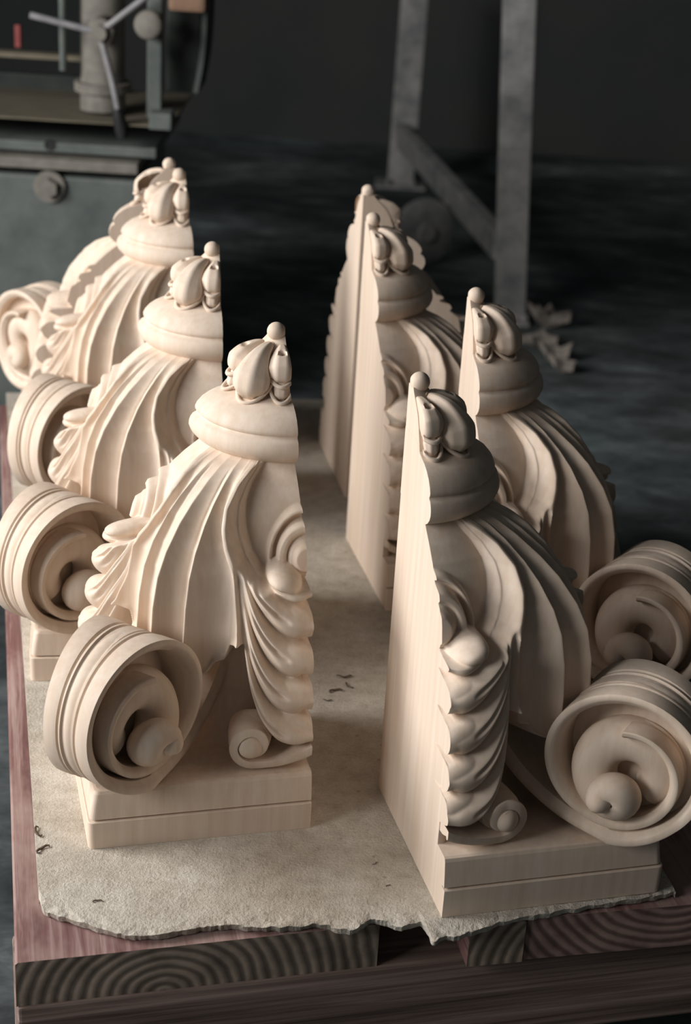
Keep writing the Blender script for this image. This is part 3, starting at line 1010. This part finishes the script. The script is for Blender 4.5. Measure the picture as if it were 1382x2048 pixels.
def build_machine():
    root = empty('drilling_machine', (mp(100, 400).x, MY, FLOOR_Z))
    tag(root, 'old green cast machine with spoked feed handle, at the upper left behind the carvings', 'machine')
    O = Vector(root.location)
    def box_px(name, x0, y0, x1, y1, depth, mat, yy=MY, bev=.006, parent=None, z_to=None):
        a = mp(x0, y0, yy); b = mp(x1, y1, yy)
        za, zb = a.z, b.z
        if z_to is not None: zb = z_to
        bm_ = bmesh.new()
        add_box(bm_, Vector(((a.x + b.x) / 2, yy + depth / 2, (za + zb) / 2)) - O, (abs(b.x - a.x), depth, abs(za - zb)), None, bev)
        return bm_obj(name, bm_, mat, parent or root)
    box_px('body', -260, 330, 272, 800, .6, GREEN, MY, .008, None, FLOOR_Z)
    box_px('body_cap', -262, 262, 312, 318, .55, GREEN, MY + .02, .004)
    # ledge bead on top of the body
    box_px('body_ledge', -262, 317, 275, 329, .6, IRON, MY - .012, .003)
    box_px('table_top', -262, 216, 342, 258, .5, BENCH, MY - .01, .004)
    box_px('back_plate', -262, 128, 250, 214, .04, GREEN_D, MY + .42, .004)
    # lower bolt
    p = mp(100, 372) - O
    bm_ = bmesh.new(); add_cyl(bm_, p + Vector((0, -.012, 0)), p, .042, None, 28); add_cyl(bm_, p + Vector((0, -.034, 0)), p + Vector((0, -.012, 0)), .026, None, 6)
    bm_obj('bolt', bm_, IRON, root)
    # socket in the cap
    p = mp(100, 290, MY + .02) - O
    bm_ = bmesh.new()
    revolve(bm_, [(.011, .002), (.015, .002), (.015, -.004), (.011, -.004), (.010, .001), (0.0, .001)], 24)
    bmesh.ops.transform(bm_, matrix=Matrix.Translation(p) @ Matrix.Rotation(R(90), 4, 'X'), verts=bm_.verts)
    bm_obj('socket', bm_, BLACK, root)
    # column
    yy = MY + .12
    a = mp(205, -60, yy) - O; b = mp(205, 172, yy) - O; b.x = a.x
    bm_ = bmesh.new(); add_cyl(bm_, b, a, .058, None, 32)
    add_cyl(bm_, b + Vector((0, 0, -.012)), b + Vector((0, 0, .012)), .075, None, 32)
    add_cyl(bm_, b + Vector((0, 0, -.06)), b + Vector((0, 0, -.012)), .06, None, 32)
    bm_obj('column', bm_, IRON, root, True, R(35))
    # feed handle with three spokes
    yh = MY + .02
    h = mp(203, 62, yh) - O
    bm_ = bmesh.new()
    add_cyl(bm_, h + Vector((0, -.03, 0)), h + Vector((0, .05, 0)), .035, None, 28)
    add_cyl(bm_, h + Vector((0, -.05, 0)), h + Vector((0, -.03, 0)), .020, None, 28)
    hub = bm_obj('feed_handle', bm_, IRON, root, True, R(35))
    for (px, py), grip in (((60, 30), False), ((300, -12), False), ((246, 275), True)):
        e = mp(px, py, yh - .03) - O
        bm_ = bmesh.new()
        s0 = h + Vector((0, -.03, 0))
        if grip:
            mid = mp(226, 170, yh - .03) - O
            P_ = catmull([s0, mid, e], 8)
        else: P_ = catmull([s0, (s0 + e) / 2, e], 6)
        add_tube(bm_, P_, .0085, 14)
        bm_obj('spoke', bm_, STEELBAR, hub, True, R(50))
        if grip:
            bm_ = bmesh.new(); d = (e - mid).normalized()
            P_ = [e - d * .075, e - d * .06, e - d * .02, e]
            add_tube(bm_, P_, [.012, .016, .018, .014], 16)
            bm_obj('grip', bm_, BLACK, hub, True, R(50))
    # vertical post with foot
    yy = MY + .06
    a = mp(312, -60, yy) - O; b = mp(312, 236, yy) - O; b.x = a.x
    bm_ = bmesh.new(); add_box(bm_, (a + b) / 2, (.038, .04, (a - b).z), None, .004)
    bm_obj('post', bm_, GREEN, root)
    box_px('post_foot', 298, 226, 342, 262, .08, GREEN, MY - .02, .004)
    # thin rod left of the column
    a = mp(124, -60, yy) - O; b = mp(124, 140, yy) - O; b.x = a.x
    bm_ = bmesh.new(); add_cyl(bm_, b, a, .010, None, 16); bm_obj('rod', bm_, GREEN, root, True, R(40))
    # round knob
    k_ = mp(297, 50, MY) - O
    bm_ = bmesh.new()
    revolve(bm_, [(0, .012), (.030, .010), (.036, .004), (.038, -.004), (.034, -.012), (0, -.014)], 36)
    bmesh.ops.remove_doubles(bm_, verts=bm_.verts, dist=1e-6)
    bmesh.ops.transform(bm_, matrix=Matrix.Translation(k_) @ Matrix.Rotation(R(90), 4, 'X'), verts=bm_.verts)
    bm_obj('knob', bm_, IRON, root, True, R(45))
    bm_ = bmesh.new(); add_cyl(bm_, k_, k_ + Vector((0, .09, 0)), .012, None, 16); bm_obj('knob_shaft', bm_, IRON, root)
    # curved guard at the right
    yy = MY + .1
    pts = [mp(px, py, yy) - O for px, py in ((416, -60), (414, 40), (408, 120), (396, 186))]
    bm_ = bmesh.new()
    P_ = catmull(pts, 8)
    rows = []
    for q in P_:
        rows.append([bm_.verts.new(q + Vector((-.014, 0, 0))), bm_.verts.new(q + Vector((0, -.004, 0))), bm_.verts.new(q + Vector((0, .2, 0))), bm_.verts.new(q + Vector((-.014, .2, 0)))])
    for A_, B_ in zip(rows[:-1], rows[1:]):
        for k2 in range(4): bm_.faces.new((A_[k2], A_[(k2 + 1) % 4], B_[(k2 + 1) % 4], B_[k2]))
    bm_.faces.new(rows[0]); bm_.faces.new(rows[-1][::-1])
    bm_obj('guard', bm_, GREEN_D, root)
    box_px('guard_panel', 335, -60, 398, 186, .2, GREEN_D, MY + .14, .004)
    # shelf bar left
    box_px('shelf_bar', -262, 98, 165, 114, .05, BENCH, MY + .12, .003)
    return root


build_machine()
# orange block on the machine head
p = at_y(380, -8, MY + .05)
bm = bmesh.new(); add_box(bm, (0, 0, 0), (.095, .08, .065), None, .012)
ob = bm_obj('wooden_block', bm, ORANGE); ob.location = (p.x, MY + .02, p.z)
tag(ob, 'small orange wooden block at the top edge, right of the machine post', 'block')
# red strip standing on the shelf bar
p = at_y(36, 92, MY + .14)
q = at_y(36, 56, MY + .14)
bm = bmesh.new(); add_box(bm, (0, 0, (q.z - p.z + .012) / 2), (.016, .016, q.z - p.z + .012), None, .003)
ob = bm_obj('marker', bm, RED)
sb = at_y(36, 98, MY + .12).z
ob.location = (p.x, MY + .145, sb + .0005)
tag(ob, 'small red marker standing on the shelf at the upper left', 'marker')
